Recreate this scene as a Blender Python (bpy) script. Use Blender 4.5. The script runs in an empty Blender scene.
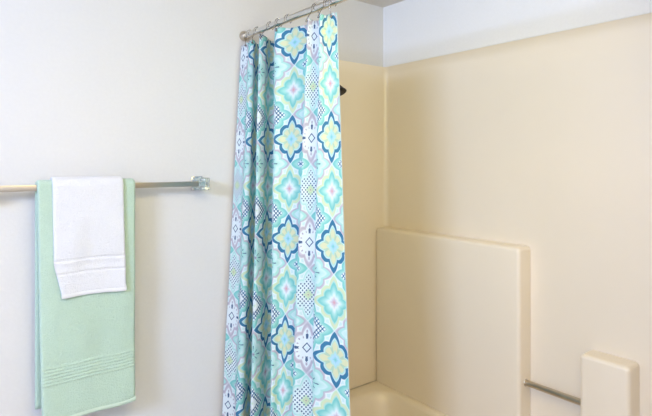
import bpy, bmesh, math, random
from mathutils import Vector, Matrix, noise

S = bpy.context.scene
COL = S.collection
random.seed(4)

# ------------------------------------------------------------------ camera
# world: x along the towel wall (towards the tub), y towards that wall, camera above (0,0)
cam_d = bpy.data.cameras.new('camera'); cam = bpy.data.objects.new('camera', cam_d); COL.objects.link(cam)
cam.location = (0, 0, 1.613)
cam.rotation_euler = (math.radians(90), 0, math.radians(-38.2))
cam_d.sensor_width = 36; cam_d.lens = 518/652*36; cam_d.shift_y = -45/652
cam_d.clip_start = .02
S.camera = cam

# ------------------------------------------------------------------ world, lights, exposure
w = bpy.data.worlds.new('world'); S.world = w; w.use_nodes = True
w.node_tree.nodes['Background'].inputs[0].default_value = (.9, .95, 1, 1)
w.node_tree.nodes['Background'].inputs[1].default_value = .4

def area(name, loc, target, sx, sy, power, col):
    l = bpy.data.lights.new(name, 'AREA'); l.shape = 'RECTANGLE'; l.size = sx; l.size_y = sy
    l.energy = power; l.color = col
    o = bpy.data.objects.new(name, l); COL.objects.link(o); o.location = loc
    o.rotation_euler = (Vector(target)-Vector(loc)).to_track_quat('-Z', 'Y').to_euler()
    return o
area('vanity_lamp', (-1.85, .25, 2.22), (1.9, .7, 1.6), .8, .35, 70, (.475, .63, 1))
area('ceiling_lamp', (.25, .2, 2.40), (.25, .2, 0), .9, .9, 21, (1, .79, .37))
area('added_bounce_fill', (.80, .05, 2.02), (1.25, .35, 2.6), .4, .4, 13.5, (1, .94, .46))  # added fill aimed at the ceiling to imitate bounced light, no real fixture

S.view_settings.view_transform = 'Standard'; S.view_settings.look = 'None'
S.view_settings.gamma = 1; S.view_settings.use_curve_mapping = False
S.view_settings.exposure = 0.04

# ------------------------------------------------------------------ helpers
def srgb(r, g, b):
    f = lambda c: (c/255/12.92) if c/255 <= .04045 else ((c/255+.055)/1.055)**2.4
    return (f(r), f(g), f(b), 1)

def mat(name, col, rough=.5, metal=0, bump=None, **kw):
    m = bpy.data.materials.new(name); m.use_nodes = True
    nt = m.node_tree; b = nt.nodes['Principled BSDF']
    b.inputs['Base Color'].default_value = col
    b.inputs['Roughness'].default_value = rough
    b.inputs['Metallic'].default_value = metal
    for k, v in kw.items(): b.inputs[k.replace('_', ' ')].default_value = v
    if bump:
        scale, strength, dist = bump
        tc = nt.nodes.new('ShaderNodeTexCoord'); n = nt.nodes.new('ShaderNodeTexNoise')
        n.inputs['Scale'].default_value = scale; n.inputs['Detail'].default_value = 3
        bp = nt.nodes.new('ShaderNodeBump'); bp.inputs['Strength'].default_value = strength; bp.inputs['Distance'].default_value = dist
        nt.links.new(tc.outputs['Object'], n.inputs['Vector']); nt.links.new(n.outputs['Fac'], bp.inputs['Height'])
        nt.links.new(bp.outputs[0], b.inputs['Normal'])
        # slight tonal mottling of the material itself
        mx = nt.nodes.new('ShaderNodeMix'); mx.data_type = 'RGBA'
        mx.inputs[6].default_value = col; mx.inputs[7].default_value = tuple(c*.95 for c in col[:3])+(1,)
        nt.links.new(n.outputs['Fac'], mx.inputs[0]); nt.links.new(mx.outputs[2], b.inputs['Base Color'])
    return m

M = dict(
    wall=mat('painted_drywall', srgb(225, 223, 222), .75, bump=(90, .35, .0015)),
    wall_lit=mat('painted_drywall_lit', srgb(247, 246, 246), .7, bump=(90, .35, .0015)),  # same drywall in a lighter tone, stronger light painted into the colour
    ceil=mat('ceiling_paint', srgb(226, 220, 213), .8, bump=(70, .35, .0015)),
    trim=mat('white_trim_paint', srgb(238, 238, 236), .4),
    floor=mat('vinyl_floor', srgb(186, 178, 168), .4, bump=(12, .2, .001)),
    almond=mat('almond_fibreglass', srgb(243, 230, 209), .36, bump=(3, .05, .002), Specular_IOR_Level=.9),
    chrome=mat('chrome', srgb(215, 215, 215), .12, 1),
    wire=mat('steel_wire', srgb(150, 146, 142), .25, 1),
    nickel=mat('brushed_nickel', srgb(196, 186, 172), .28, 1),
    glass=mat('clear_acrylic', (.82, .93, .92, 1), .04, Transmission_Weight=.85, IOR=1.49),
    bronze=mat('dark_bronze', srgb(44, 42, 38), .35, .6),
    rubber=mat('black_rubber', srgb(24, 24, 24), .6),
)

def finish(name, bm, m, parent=None, smooth=None):
    bmesh.ops.recalc_face_normals(bm, faces=bm.faces)
    me = bpy.data.meshes.new(name); bm.to_mesh(me); bm.free()
    o = bpy.data.objects.new(name, me); COL.objects.link(o)
    if m: me.materials.append(m)
    if parent: o.parent = parent
    if smooth:
        me.polygons.foreach_set('use_smooth', [True]*len(me.polygons))
        if smooth < 3: me.set_sharp_from_angle(angle=smooth)
    return o

def tag(o, label=None, cat=None, group=None, kind=None):
    if label: o['label'] = label
    if cat: o['category'] = cat
    if group: o['group'] = group
    if kind: o['kind'] = kind
    return o

def empty(name, loc, label, cat, group=None):
    o = bpy.data.objects.new(name, None); COL.objects.link(o); o.location = loc; o.empty_display_size = .05
    return tag(o, label, cat, group)

def box(bm, x0, x1, y0, y1, z0, z1, bev=0, seg=3, edges=None):
    g = bmesh.ops.create_cube(bm, size=1)
    vs = g['verts']
    for v in vs:
        v.co = Vector(((x0+x1)/2+v.co.x*(x1-x0), (y0+y1)/2+v.co.y*(y1-y0), (z0+z1)/2+v.co.z*(z1-z0)))
    if bev:
        es = list({e for v in vs for e in v.link_edges})
        if edges: es = [e for e in es if edges(e)]
        bmesh.ops.bevel(bm, geom=es, offset=bev, segments=seg, affect='EDGES', profile=.5)

def tube(bm, pts, r, n=16, caps=True):
    pts = [Vector(p) for p in pts]; rs = r if isinstance(r, (list, tuple)) else [r]*len(pts)
    rings = []; prev = None
    for i, p in enumerate(pts):
        a = pts[max(i-1, 0)]; b = pts[min(i+1, len(pts)-1)]; t = (b-a).normalized()
        if prev is None:
            up = Vector((0, 0, 1)) if abs(t.z) < .9 else Vector((1, 0, 0)); u = t.cross(up).normalized()
        else: u = (prev - t*prev.dot(t)).normalized()
        prev = u; v = t.cross(u)
        rings.append([bm.verts.new(p+(u*math.cos(2*math.pi*k/n)+v*math.sin(2*math.pi*k/n))*rs[i]) for k in range(n)])
    for a, b in zip(rings, rings[1:]):
        for k in range(n): bm.faces.new((a[k], a[(k+1) % n], b[(k+1) % n], b[k]))
    if caps: bm.faces.new(rings[0][::-1]); bm.faces.new(rings[-1])

def lathe(bm, prof, origin, axis, n=32):
    """prof = [(distance along axis, radius)]"""
    a = Vector(axis).normalized(); o = Vector(origin)
    u = a.orthogonal().normalized(); v = a.cross(u)
    rings = []
    for d, r in prof:
        rings.append([bm.verts.new(o+a*d+(u*math.cos(2*math.pi*k/n)+v*math.sin(2*math.pi*k/n))*max(r, 1e-5)) for k in range(n)])
    for p, q in zip(rings, rings[1:]):
        for k in range(n): bm.faces.new((p[k], p[(k+1) % n], q[(k+1) % n], q[k]))
    bm.faces.new(rings[0][::-1]); bm.faces.new(rings[-1])

# ------------------------------------------------------------------ dimensions
WY = 1.978          # towel wall face / end wall of the alcove
WX = 1.956          # long back wall of the alcove
NY = .335           # near end wall of the alcove
LX, RY = -1.95, -.85
CZ = 2.44           # ceiling
SZ = 2.12           # top of the tub surround
DZ = .475           # tub deck
TX = 1.125          # tub apron face

# ------------------------------------------------------------------ structure
def slab(name, x0, x1, y0, y1, z0, z1, m):
    bm = bmesh.new(); box(bm, x0, x1, y0, y1, z0, z1)
    return tag(finish(name, bm, m), kind='structure')
slab('floor', LX-.1, WX+.12, RY-.1, WY+.12, -.1, 0, M['floor'])
slab('ceiling', LX-.1, WX+.12, RY-.1, WY+.12, CZ, CZ+.1, M['ceil'])
slab('wall_front', LX-.1, WX+.12, WY, WY+.12, 0, CZ, M['wall'])
bm = bmesh.new()
box(bm, WX+.001, WX+.12, NY-.1, WY, 0, CZ)
box(bm, WX-.012, WX+.002, NY-.1, WY, SZ, CZ, .004, 2, lambda e: all(abs(v.co.z-SZ) < 1e-4 and v.co.x < WX for v in e.verts))
tag(finish('wall_right', bm, M['wall_lit']), kind='structure')
slab('wall_left', LX-.1, LX, RY-.1, WY, 0, CZ, M['wall'])
slab('wall_back', LX, WX+.12, RY-.1, RY, 0, CZ, M['wall'])
bm = bmesh.new()
box(bm, 1.09, WX, RY, NY, 0, CZ, 0)          # block that closes the near end of the alcove
tag(finish('wall_near', bm, M['wall']), kind='structure')
bm = bmesh.new()
box(bm, LX, TX-.02, WY-.012, WY, 0, .09, .004, 2)
tag(finish('baseboard_front', bm, M['trim']), kind='structure')

# ------------------------------------------------------------------ tub surround
surr = empty('tub_surround', (WX, WY, DZ), 'almond fibreglass wall surround lining the tub alcove, with raised ledge panels', 'tub surround')
def local(o, root): o.matrix_parent_inverse = Matrix.Translation(root.location).inverted(); return o

def arc(cx, cy, r, a0, a1, n=8):
    return [(cx+r*math.cos(math.radians(a0+(a1-a0)*k/n)), cy+r*math.sin(math.radians(a0+(a1-a0)*k/n))) for k in range(n+1)]
f = .028; ey = WY-.010; bx = WX-.001; ny = NY+.010
def section(ob, oe):
    B, E, Nn = bx-ob, ey-oe, ny+oe
    return [(TX-.03, WY-.001), (TX-.024, E)] + arc(B-f, E-f, f, 90, 0) + arc(B-f, Nn+f, f, 0, -90) + [(TX-.024, Nn), (TX-.03, NY+.001)]
inner = section(0, 0)
bm = bmesh.new()
zs = [(DZ+.002, 0)] + [(SZ-.055+.053*k/8, (k/8)**2) for k in range(9)] + [(SZ-.0005, .9)]
rings = []
for z, off in zs:
    rings.append([bm.verts.new((x, y, z)) for x, y in section(.014*off, .007*off)])
for a, b in zip(rings, rings[1:]):
    for k in range(len(inner)-1): bm.faces.new((a[k], a[k+1], b[k+1], b[k]))
outer_top = [bm.verts.new((min(x+.02, WX-.0005) if x > TX else x, WY-.001 if y > 1.2 else NY+.001, SZ-.001)) for x, y in inner]
for k in range(len(inner)-1): bm.faces.new((rings[-1][k], rings[-1][k+1], outer_top[k+1], outer_top[k]))
local(finish('wall_panel', bm, M['almond'], surr, smooth=math.radians(40)), surr)

def ledge(y0, y1, ztop, lab):
    bm = bmesh.new()
    box(bm, WX-.082, WX-.002, y0, y1, DZ+.002, ztop, .016, 6,
        lambda e: not all(v.co.x > WX-.01 for v in e.verts) and not all(v.co.z < DZ+.012 for v in e.verts))
    # foot flare: small cove where the ledge meets the surround
    o = local(finish('raised_panel', bm, M['almond'], surr, smooth=math.radians(50)), surr); o['label'] = lab
ledge(1.140, WY-.012, 1.275, 'wide raised panel in the alcove corner')
ledge(.735, .905, .925, 'narrow lower raised panel at the far end of the grab bar')

# grab bar between the two ledges
gb = empty('grab_bar', (WX-.036, 1.02, .730), 'short brushed metal grab bar between the two raised surround panels', 'grab bar')
bm = bmesh.new(); tube(bm, [(WX-.036, .904, .730), (WX-.036, 1.141, .730)], .0120, 20)
local(finish('bar', bm, M['nickel'], gb, smooth=1), gb)
for y, s in ((1.141, -1), (.904, 1)):
    bm = bmesh.new(); lathe(bm, [(0, .0150), (.003, .0150), (.005, .0125)], (WX-.036, y, .730), (0, s, 0), 24)
    local(finish('end_collar', bm, M['nickel'], gb, smooth=1), gb)

# ------------------------------------------------------------------ bathtub
def rrect(cx, cy, hx, hy, r, k=8):
    out = []
    for sx, sy, a0 in ((1, 1, 0), (-1, 1, 90), (-1, -1, 180), (1, -1, 270)):
        for i in range(k+1):
            a = math.radians(a0+90*i/k); out.append((cx+sx*(hx-r)+r*math.cos(a), cy+sy*(hy-r)+r*math.sin(a)))
    return out
tub = empty('bathtub', ((TX+WX)/2, (NY+WY)/2, 0), 'almond bathtub built into the alcove behind the shower curtain', 'bathtub')
x0, x1, y0, y1 = TX, WX-.002, NY+.002, WY-.002
cx, cy, hx, hy = (x0+x1)/2, (y0+y1)/2, (x1-x0)/2, (y1-y0)/2
bcx = cx-.012
prof = [(cx, hx, hy, .006, 0.001), (cx, hx, hy, .006, DZ-.03), (cx, hx-.002, hy-.001, .01, DZ-.010), (cx, hx-.008, hy-.004, .014, DZ-.002), (cx, hx-.018, hy-.012, .02, DZ),
        (bcx, hx-.085, hy-.075, .12, DZ+.001), (bcx, hx-.096, hy-.088, .12, DZ-.004), (bcx, hx-.104, hy-.1, .12, DZ-.018), (bcx, hx-.112, hy-.12, .12, DZ-.06),
        (bcx, hx-.135, hy-.16, .12, DZ-.25), (bcx, hx-.155, hy-.20, .12, .13), (bcx, hx-.19, hy-.25, .11, .10), (bcx, hx-.24, hy-.32, .09, .095)]
bm = bmesh.new(); rings = []
for c, a, b, r, z in prof: rings.append([bm.verts.new((x, y, z)) for x, y in rrect(c, cy, a, b, r)])
for a, b in zip(rings, rings[1:]):
    n = len(a)
    for k in range(n): bm.faces.new((a[k], a[(k+1) % n], b[(k+1) % n], b[k]))
bm.faces.new(rings[-1]); bm.faces.new(rings[0][::-1])
local(finish('basin', bm, M['almond'], tub, smooth=math.radians(45)), tub)
bm = bmesh.new(); lathe(bm, [(0, .036), (.004, .036), (.006, .03), (.006, .0)], (bcx, WY-.16, .36), (0, -1, -.2), 32)
local(finish('overflow_plate', bm, M['chrome'], tub, smooth=1), tub)
bm = bmesh.new(); lathe(bm, [(0, .032), (.003, .032), (.005, .024), (.004, .0)], (bcx, WY-.42, .095), (0, 0, 1), 32)
local(finish('drain', bm, M['chrome'], tub, smooth=1), tub)

# ------------------------------------------------------------------ shower head
sx = 1.508; sh = empty('shower_fixture', (sx, WY-.01, 2.03), 'dark bronze shower head on the alcove end wall, peeking out past the curtain edge', 'shower')
bm = bmesh.new(); lathe(bm, [(0, .030), (.003, .030), (.010, .016), (.012, .0)], (sx, ey, 2.03), (0, -1, 0), 32)
local(finish('wall_flange', bm, M['bronze'], sh, smooth=1), sh)
bm = bmesh.new()
tube(bm, [(sx, ey-.002, 2.03), (sx, ey-.04, 2.03), (sx, ey-.07, 2.024), (sx, ey-.095, 2.010), (sx, ey-.125, 1.985)], .0085, 14)
local(finish('arm', bm, M['bronze'], sh, smooth=1), sh)
ax = Vector((.08, -.42, -.86)).normalized(); p0 = Vector((sx, ey-.122, 1.988))
bm = bmesh.new(); lathe(bm, [(-.006, .004), (-.002, .010), (.006, .0125), (.014, .010), (.018, .006)], p0, ax, 24)
local(finish('swivel_ball', bm, M['bronze'], sh, smooth=1), sh)
bm = bmesh.new(); lathe(bm, [(.014, .009), (.022, .013), (.036, .020), (.048, .026), (.055, .031), (.059, .0325), (.062, .0315), (.063, .027)], p0, ax, 36)
hd = local(finish('shower_head', bm, M['bronze'], sh, smooth=1), sh)
bm = bmesh.new(); lathe(bm, [(.062, .027), (.0645, .026), (.0655, .0)], p0, ax, 36)
o = finish('spray_face', bm, M['rubber'], hd, smooth=1); o.matrix_parent_inverse = Matrix.Translation(sh.location).inverted()
o.matrix_parent_inverse = Matrix.Identity(4)

# ------------------------------------------------------------------ curtain rod
RX, RZ = 1.105, 2.160
rod = empty('curtain_rod', (RX, WY, RZ), 'straight chrome shower curtain rod running high across the tub opening', 'curtain rod')
bm = bmesh.new(); tube(bm, [(RX, NY+.001, RZ), (RX, WY-.001, RZ)], .0127, 24)
local(finish('rod', bm, M['chrome'], rod, smooth=1), rod)
for y, s in ((WY-.0005, -1), (NY+.0005, 1)):
    bm = bmesh.new(); lathe(bm, [(0, .022), (.008, .022), (.014, .020), (.021, .0155), (.023, .0135)], (RX, y, RZ), (0, s, 0), 32)
    local(finish('end_flange', bm, M['nickel'], rod, smooth=1), rod)

# ------------------------------------------------------------------ patterned fabric (node math)
class N:
    """tiny expression builder on shader math nodes"""
    nt = None
    def __init__(s, sock): s.s = sock
    @staticmethod
    def op(o, *a):
        n = N.nt.nodes.new('ShaderNodeMath'); n.operation = o
        for i, x in enumerate(a):
            if isinstance(x, N): N.nt.links.new(x.s, n.inputs[i])
            else: n.inputs[i].default_value = x
        return N(n.outputs[0])
    def __add__(s, o): return N.op('ADD', s, o)
    __radd__ = __add__
    def __sub__(s, o): return N.op('SUBTRACT', s, o)
    def __rsub__(s, o): return N.op('SUBTRACT', o, s)
    def __mul__(s, o): return N.op('MULTIPLY', s, o)
    __rmul__ = __mul__
    def __truediv__(s, o): return N.op('DIVIDE', s, o)
    def lt(s, v): return N.op('LESS_THAN', s, v)
    def gt(s, v): return N.op('GREATER_THAN', s, v)
    def abs(s): return N.op('ABSOLUTE', s)
    def round(s): return N.op('ROUND', s)
    def floor(s): return N.op('FLOOR', s)
    def cos(s): return N.op('COSINE', s)
    def fmod(s, m): return N.op('FLOORED_MODULO', s, m)
    def is_(s, v): return N.op('COMPARE', s, v, .3)
    def band(s, a, b): return s.gt(a)*s.lt(b)

def mixc(f, a, b):
    n = N.nt.nodes.new('ShaderNodeMix'); n.data_type = 'RGBA'; n.clamp_factor = True
    N.nt.links.new(f.s, n.inputs[0])
    for i, c in ((6, a), (7, b)):
        if isinstance(c, tuple): n.inputs[i].default_value = c
        else: N.nt.links.new(c, n.inputs[i])
    return n.outputs[2]

def ramp(f, stops):
    n = N.nt.nodes.new('ShaderNodeValToRGB'); n.color_ramp.interpolation = 'LINEAR'
    cr = n.color_ramp
    while len(cr.elements) < len(stops): cr.elements.new(.5)
    for e, (p, c) in zip(cr.elements, stops): e.position = p; e.color = c
    N.nt.links.new(f.s, n.inputs[0])
    return n.outputs[0]

WHITE = srgb(226, 236, 239); NAVY = srgb(70, 98, 134); BLUE = srgb(48, 118, 156); AQUA = srgb(168, 218, 212); TEAL = srgb(112, 196, 192)
PALE = srgb(206, 230, 230); YEL = srgb(214, 218, 180); GREY = srgb(178, 176, 190); MAUVE = srgb(202, 196, 206); GREEN = srgb(196, 224, 190); SKY = srgb(176, 214, 236)

def curtain_material(U0, V0, CW, CH):
    m = bpy.data.materials.new('ogee_print_fabric'); m.use_nodes = True
    nt = m.node_tree; N.nt = nt; bsdf = nt.nodes['Principled BSDF']; out = nt.nodes['Material Output']
    uv = nt.nodes.new('ShaderNodeUVMap'); uv.uv_map = 'UVMap'
    sep = nt.nodes.new('ShaderNodeSeparateXYZ'); nt.links.new(uv.outputs[0], sep.inputs[0])
    X = (N(sep.outputs[0])-U0)*(2/CW); Y = (N(sep.outputs[1])-V0)*(2/CH)
    a = ((X+Y)*.5); b = ((X-Y)*.5); ma = a.round(); nb = b.round()
    col = ma+nb; row = ma-nb
    x = X-col; y = Y-row
    th = N.op('ARCTAN2', y, x); r = N.op('SQRT', x*x+y*y); s = x.abs()+y.abs()
    base = s*.72+r*.28
    lobe = (th*4).cos().abs()
    F = base/(lobe*((th*2).cos().abs()*.06+.17)+.81)            # 1 = scalloped outline
    r4 = row.fmod(4); c4 = (N.op('ADD', col, 8)).fmod(4)
    petal = (th*8).cos()
    ww = N.op('SINE', (x+y)*19)*N.op('SINE', (x-y)*19)
    fine = ww.abs()
    # blue scalloped quatrefoil with yellow petals
    q = ramp(F, [(0, TEAL), (.16, SKY), (.28, AQUA), (.34, YEL), (.60, YEL), (.66, AQUA), (.72, PALE), (.755, BLUE), (.93, BLUE), (.96, WHITE)])
    q = mixc(F.band(.34, .62)*petal.lt(-.45), q, srgb(176, 206, 182))
    # aqua ogee, grey outline, dark seed in the centre
    bq = ramp(F, [(0, NAVY), (.07, GREY), (.12, AQUA), (.3, AQUA), (.62, PALE), (.7, AQUA), (.8, AQUA), (.84, GREY), (.93, MAUVE), (.97, WHITE)])
    bq = mixc(F.band(.13, .34)*petal.gt(.86), bq, NAVY)
    # white ogee with grey outline and diamonds
    g = ramp(F, [(0, PALE), (.12, WHITE), (.7, WHITE), (.76, MAUVE), (.86, GREY), (.95, MAUVE), (.98, WHITE)])
    g = mixc(s.band(.14, .20), g, NAVY)
    g = mixc((s-.45).abs().lt(.10)*((th*4).cos()).gt(.88), g, NAVY)
    g = mixc(F.band(.55, .66)*((th*16).cos()).gt(.5), g, GREY)
    # navy lace medallion on aqua
    nq = ramp(F, [(0, GREEN), (.1, WHITE), (.26, WHITE), (.30, NAVY), (.60, BLUE), (.64, AQUA), (.88, TEAL), (.94, PALE), (1, WHITE)])
    nq = mixc(F.band(.28, .62)*fine.gt(.42), nq, WHITE)
    # dotted lace
    d = ramp(F, [(0, NAVY), (.05, YEL), (.16, GREEN), (.3, WHITE), (.8, PALE), (.9, AQUA), (.97, WHITE)])
    d = mixc(F.band(.12, .74)*fine.gt(.62), d, NAVY)
    # aqua / yellow flower with pink heart
    e = ramp(F, [(0, srgb(216, 150, 160)), (.12, MAUVE), (.26, WHITE), (.42, AQUA), (.66, TEAL), (.72, AQUA), (.8, YEL), (.9, GREEN), (.97, WHITE)])
    # assemble by lattice row and column
    c = ramp(F, [(0, WHITE), (1, WHITE)])
    hi = c4.gt(1.5)
    c = mixc(r4.is_(0)*(1-hi), c, q);  c = mixc(r4.is_(0)*hi, c, g)
    c = mixc(r4.is_(1)*(1-hi), c, nq); c = mixc(r4.is_(1)*hi, c, bq)
    c = mixc(r4.is_(2)*(1-hi), c, e);  c = mixc(r4.is_(2)*hi, c, d)
    c = mixc(r4.is_(3)*(1-hi), c, bq); c = mixc(r4.is_(3)*hi, c, nq)
    c = mixc(F.gt(1.03), c, srgb(200, 226, 226))
    nt.links.new(c, bsdf.inputs['Base Color']); bsdf.inputs['Roughness'].default_value = .75
    tr = nt.nodes.new('ShaderNodeBsdfTranslucent'); nt.links.new(c, tr.inputs[0])
    mx = nt.nodes.new('ShaderNodeMixShader'); mx.inputs[0].default_value = .12
    nt.links.new(bsdf.outputs[0], mx.inputs[1]); nt.links.new(tr.outputs[0], mx.inputs[2]); nt.links.new(mx.outputs[0], out.inputs['Surface'])
    return m

# ------------------------------------------------------------------ shower curtain
# fold line of the cloth seen from above, (x, y) in metres: under the rod, and near the bottom where it flares out
top = [(1.1050, 1.3456), (1.0950, 1.3817), (1.0700, 1.3938), (1.1030, 1.4311), (1.0880, 1.4517), (1.0680, 1.4600), (1.1030, 1.4987), (1.0900, 1.5393), (1.0800, 1.6023), (1.0580, 1.6573), (1.1500, 1.7640), (1.1280, 1.7971), (1.0860, 1.7674), (1.0620, 1.7772), (1.1450, 1.8794), (1.1150, 1.8821), (1.0880, 1.8646), (1.0740, 1.8772), (1.0880, 1.9100), (1.0850, 1.9343), (1.0800, 1.9555)]
bot = [(1.0500, 1.2011), (1.0350, 1.2653), (1.0100, 1.3586), (1.0480, 1.4012), (1.0300, 1.4369), (1.0020, 1.4743), (1.0440, 1.5267), (1.0200, 1.5451), (1.0040, 1.5595), (0.9800, 1.5679), (1.0950, 1.7045), (1.0680, 1.7307), (1.0060, 1.6944), (0.9780, 1.7056), (1.0900, 1.8519), (1.0620, 1.8603), (1.0080, 1.8130), (0.9850, 1.8278), (1.0040, 1.8757), (0.9980, 1.9114), (0.9850, 1.9479)]
def cr(P, n=7):
    out = []
    for i in range(len(P)-1):
        p0 = P[max(i-1, 0)]; p1 = P[i]; p2 = P[i+1]; p3 = P[min(i+2, len(P)-1)]
        for k in range(n):
            t = k/n
            out.append(tuple(.5*((2*b)+(c-a)*t+(2*a-5*b+4*c-d)*t*t+(3*b-a-3*c+d)*t**3) for a, b, c, d in zip(p0, p1, p2, p3)))
    out.append(P[-1]); return out
T, B = cr(top), cr(bot)
ZT, ZB = 2.122, .56
Z0 = .10
us = [0]
for i in range(1, len(T)):
    m0 = [(T[i-1][k]+B[i-1][k])/2 for k in (0, 1)]; m1 = [(T[i][k]+B[i][k])/2 for k in (0, 1)]
    us.append(us[-1]+math.hypot(m1[0]-m0[0], m1[1]-m0[1]))
HOOKS = [.5, 2.1, 5.1, 8.7, 9.4, 12.6, 16.2, 18.6]      # knot positions of the grommets
NZ = 110
bm = bmesh.new(); uvl = bm.loops.layers.uv.new('UVMap'); grid = []
for j in range(NZ+1):
    z = ZT+(Z0-ZT)*j/NZ; t = (ZT-z)/(ZT-ZB); te = t
    row = []
    for i in range(len(T)):
        x = T[i][0]+(B[i][0]-T[i][0])*te; y = T[i][1]+(B[i][1]-T[i][1])*te
        x += .0035*noise.noise(Vector((us[i]*7, z*3.1, 0)))*min(1, t*6)
        y += .003*noise.noise(Vector((us[i]*6, z*2.7, 9)))*min(1, t*6)
        k = i/7; dmin = min(abs(k-h) for h in HOOKS)
        sag = .011*min(1, dmin/1.2)*max(0, 1-t*14)
        row.append((bm.verts.new((x, min(y, WY-.006), z-sag)), us[i], z))
    grid.append(row)
for j in range(NZ):
    for i in range(len(T)-1):
        q = (grid[j][i], grid[j][i+1], grid[j+1][i+1], grid[j+1][i])
        fc = bm.faces.new([v[0] for v in q])
        for l, v in zip(fc.loops, q): l[uvl].uv = (v[1], v[2])
cur = empty('shower_curtain', (RX, 1.6, 0), 'fabric shower curtain printed with blue, aqua and grey ogee medallions, hanging from the rod', 'shower curtain')
CM = curtain_material(.045, 1.70, .150, .180)
fab = finish('fabric', bm, CM, cur, smooth=3); local(fab, cur)
sol = fab.modifiers.new('thickness', 'SOLIDIFY'); sol.thickness = .0012; sol.offset = 0
# hems: a doubled strip along the top and along the free edge
hem_m = mat('pale_hem_fabric', srgb(188, 204, 208), .8)
bm = bmesh.new(); 
pts = [(grid_pt) for grid_pt in [(T[0][0]+(B[0][0]-T[0][0])*t, T[0][1]+(B[0][1]-T[0][1])*t-.0005, ZT-.003+(ZB-ZT)*t) for t in [k/40*1.28 for k in range(41)]]]
tube(bm, pts, .0011, 8)
local(finish('side_hem', bm, hem_m, cur, smooth=1), cur)

# hooks
def hook(y, xg, yg, first):
    t = empty('curtain_hook', (RX, y, RZ), 'chrome wire hook holding the curtain', 'curtain hook', 'curtain hooks along the rod')
    bm = bmesh.new()
    loop = []
    for k in range(21):
        a = math.radians(-55+250*k/20+0)
        loop.append((RX+.0165*math.cos(a), y, RZ+.0165*math.sin(a)))
    g = Vector((xg, yg, ZT-.012))
    fr = [Vector(p) for p in loop]
    path = fr + [Vector((RX-.0170, y, RZ-.012)), (Vector((RX-.0165, y, RZ-.020))+g+Vector((-.006, 0, .012)))/2, g+Vector((-.006, -.002, .004)), g+Vector((-.004, -.002, -.004)), g+Vector((.002, 0, -.006)), g+Vector((.005, .001, 0))]
    tube(bm, path, .0013, 8)
    local(finish('wire', bm, M['wire'], t, smooth=1), t)
    bm = bmesh.new(); bmesh.ops.create_uvsphere(bm, u_segments=16, v_segments=10, radius=.0045, matrix=Matrix.Translation(g+Vector((-.006, -.002, -.002))))
    local(finish('ball', bm, M['wire'], t, smooth=3), t)
    bm = bmesh.new(); bmesh.ops.create_uvsphere(bm, u_segments=16, v_segments=10, radius=.0038, matrix=Matrix.Translation((RX, y, RZ+.0175)))
    local(finish('roller', bm, M['chrome'], t, smooth=3), t)
names = ['chrome curtain hook nearest the free edge of the curtain', 'second chrome curtain hook from the free edge', 'third chrome curtain hook from the free edge, in the middle of the wide front fold', 'chrome hook just before the first deep pleat, right one of the close pair',
         'chrome hook at the first deep pleat, left one of the close pair', 'chrome hook over the narrow middle fold of the curtain', 'chrome hook second from the towel wall', 'chrome hook right beside the rod end on the towel wall']
for h, lab in zip(HOOKS, names):
    i = min(int(round(h*7)), len(T)-1); xg, yg = T[i]
    n0 = set(COL.objects)
    hook(yg, xg, yg, h == HOOKS[0])
    for o in set(COL.objects)-n0:
        if o.type == 'EMPTY': o['label'] = lab

# ------------------------------------------------------------------ towel bar
BY, BZ = WY-.060, 1.531
tb = empty('towel_bar', (.50, WY, BZ), 'square satin metal towel bar with a clear acrylic end post, on the white wall', 'towel bar')
bm = bmesh.new(); box(bm, .135, .875, BY-.006, BY+.006, BZ-.010, BZ+.010, .0015, 2)
local(finish('bar', bm, M['nickel'], tb, smooth=.5), tb)
for xc in (.886, .125):
    bm = bmesh.new(); box(bm, xc-.020, xc+.020, WY-.086, WY-.008, BZ-.024, BZ+.024, .005, 3)
    ep = local(finish('end_post', bm, M['glass'], tb, smooth=.5), tb); ep['label'] = 'clear acrylic block'
    bm = bmesh.new(); box(bm, xc-.024, xc+.024, WY-.009, WY-.0005, BZ-.028, BZ+.028, .002, 2)
    local(finish('wall_plate', bm, M['chrome'], tb, smooth=.5), tb)
    bm = bmesh.new(); lathe(bm, [(0, .011), (.045, .011), (.048, .008)], (xc, WY-.010, BZ), (0, -1, 0), 20)
    local(finish('screw_post', bm, M['chrome'], tb, smooth=.6), tb)

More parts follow.
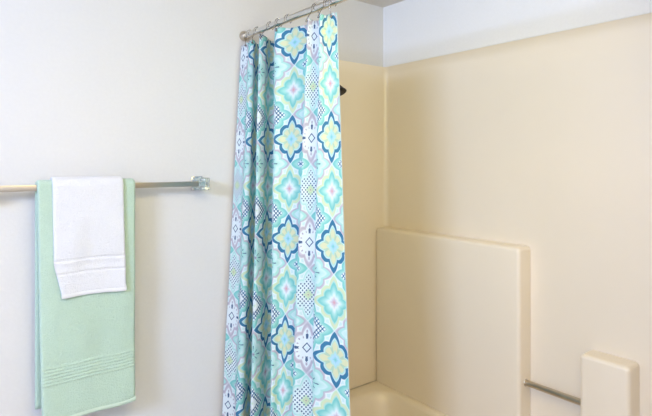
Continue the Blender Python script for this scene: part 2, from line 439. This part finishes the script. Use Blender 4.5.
# ------------------------------------------------------------------ towels
def terry(name, col, col2):
    m = bpy.data.materials.new(name); m.use_nodes = True; nt = m.node_tree; b = nt.nodes['Principled BSDF']
    b.inputs['Roughness'].default_value = .95; b.inputs['Sheen Weight'].default_value = .3; b.inputs['Sheen Roughness'].default_value = .6
    tc = nt.nodes.new('ShaderNodeTexCoord')
    n1 = nt.nodes.new('ShaderNodeTexNoise'); n1.inputs['Scale'].default_value = 260; n1.inputs['Detail'].default_value = 2
    n2 = nt.nodes.new('ShaderNodeTexNoise'); n2.inputs['Scale'].default_value = 28; n2.inputs['Detail'].default_value = 3
    for n in (n1, n2): nt.links.new(tc.outputs['Object'], n.inputs['Vector'])
    ad = nt.nodes.new('ShaderNodeMath'); ad.operation = 'MULTIPLY_ADD'; nt.links.new(n2.outputs['Fac'], ad.inputs[0]); ad.inputs[1].default_value = .8; nt.links.new(n1.outputs['Fac'], ad.inputs[2])
    bp = nt.nodes.new('ShaderNodeBump'); bp.inputs['Strength'].default_value = .9; bp.inputs['Distance'].default_value = .004
    nt.links.new(ad.outputs[0], bp.inputs['Height']); nt.links.new(bp.outputs[0], b.inputs['Normal'])
    mx = nt.nodes.new('ShaderNodeMix'); mx.data_type = 'RGBA'; mx.inputs[6].default_value = col; mx.inputs[7].default_value = col2
    nt.links.new(n1.outputs['Fac'], mx.inputs[0]); nt.links.new(mx.outputs[2], b.inputs['Base Color'])
    return m
GT = terry('mint_terry', srgb(200, 222, 204), srgb(178, 206, 186))
WT = terry('white_terry', srgb(238, 238, 243), srgb(226, 226, 232))
GTf = mat('mint_flat_weave', srgb(206, 226, 208), .85, bump=(300, .3, .001)); WTf = mat('white_flat_weave', srgb(238, 238, 242), .85, bump=(300, .3, .001))

def towel(name, root_label, m, mh, xl, xr, rad, th, zf, zb, bands, seed, leftshift=None, rightshift=None, hemh=.010):
    """draped towel: thick sheet that goes down the front, over the bar and down the back"""
    root = empty(name, ((xl+xr)/2, BY, BZ), root_label, 'towel')
    path = []        # (y, z, ny, nz, frontness) centre line
    NF = 280; ztop = BZ+.004
    for k in range(NF+1): z = zf+(ztop-zf)*k/NF; path.append((BY-rad, z, -1, 0, 1))
    for k in range(1, 12):
        a = math.pi*(1-k/12); path.append((BY+rad*math.cos(a), ztop+rad*.9*math.sin(a), math.cos(a), math.sin(a), 1-k/12))
    for k in range(50): z = ztop+(zb-ztop)*k/49; path.append((BY+rad, z, 1, 0, 0))
    NWd = 44
    def pos(i, wv, side):
        y, z, ny_, nz_, fr = path[i]
        drop = ztop-z
        t = min(1, max(0, drop/(ztop-zf)))
        L = xl+(leftshift(t) if leftshift and fr > .5 else 0); R = xr+(rightshift(t) if rightshift and fr > .5 else 0)
        x = L+(R-L)*wv
        e = min(wv, 1-wv)*(R-L); h = th/2*math.sqrt(max(0, 1-max(0, 1-e/(th*.6))**2))
        for (bz, amp, wd) in bands:
            if fr > .5 and abs(z-bz) < wd: h += amp*math.cos((z-bz)/wd*math.pi/2)
        endt = min(i, len(path)-1-i)
        if endt < 3 and fr < .5: h *= (.55, .85, .95)[endt]
        if i < 6: h *= (.5, .7, .82, .9, .95, .98)[i]
        wave = 0
        if fr > .9:
            wave = (.010*noise.noise(Vector((x*6+seed, z*2.2, 0)))+.004*noise.noise(Vector((x*17, z*7, seed))))*min(1, drop*4) - .010*t*t
        zz = z
        if fr > .9: zz += (.006*noise.noise(Vector((x*8, seed, 1))))*t
        yy = y+ny_*h*side+wave*(1 if fr > .5 else 0)
        return Vector((x, min(yy, WY-.004), zz+nz_*h*side))
    bm = bmesh.new()
    def ws(k): 
        t = k/NWd; return .5-.5*math.cos(math.pi*t)*(.35)-.5*(1-2*t)*.65
    G = {s: [[bm.verts.new(pos(i, ws(k), s)) for k in range(NWd+1)] for i in range(len(path))] for s in (1, -1)}
    n = len(path)
    for s in (1, -1):
        for i in range(n-1):
            for k in range(NWd): bm.faces.new((G[s][i][k], G[s][i][k+1], G[s][i+1][k+1], G[s][i+1][k]))
    for i in range(n-1):
        for k in (0, NWd): bm.faces.new((G[1][i][k], G[1][i+1][k], G[-1][i+1][k], G[-1][i][k]))
    for i in (0, n-1):
        for k in range(NWd): bm.faces.new((G[1][i][k], G[1][i][k+1], G[-1][i][k+1], G[-1][i][k]))
    bmesh.ops.remove_doubles(bm, verts=bm.verts, dist=1e-5)
    local(finish('cloth', bm, m, root, smooth=3), root)
    # turned hem along the front bottom
    bm = bmesh.new()
    pa = [pos(0, ws(k), 0)+Vector((0, 0, .002)) for k in range(NWd+1)]
    rings = []
    for p in pa:
        rings.append([bm.verts.new(p+Vector((0, math.cos(a)*th*.42, math.sin(a)*hemh-hemh*.5))) for a in [2*math.pi*q/10 for q in range(10)]])
    for a, b in zip(rings, rings[1:]):
        for q in range(10): bm.faces.new((a[q], a[(q+1) % 10], b[(q+1) % 10], b[q]))
    bm.faces.new(rings[0]); bm.faces.new(rings[-1][::-1])
    local(finish('hem', bm, mh, root, smooth=1), root)
    return root

towel('bath_towel', 'large mint green bath towel with ribbed border, folded over the towel bar', GT, GTf, .302, .617, .018, .012, .770, .800,
      [(.888+.0105*k, .0036, .0046) for k in range(6)], 3.3, leftshift=lambda t: .012*t, rightshift=lambda t: -.004*t)
towel('hand_towel', 'small white hand towel hung over the mint green towel on the bar', WT, WTf, .345, .572, .0305, .010, 1.178, 1.30,
      [(1.290, -.0026, .006), (1.268, -.0014, .012), (1.246, -.0022, .006)], 8.1, leftshift=lambda t: .004*t+(.022*max(0, (t-.72)/.28)), rightshift=lambda t: .006*t)
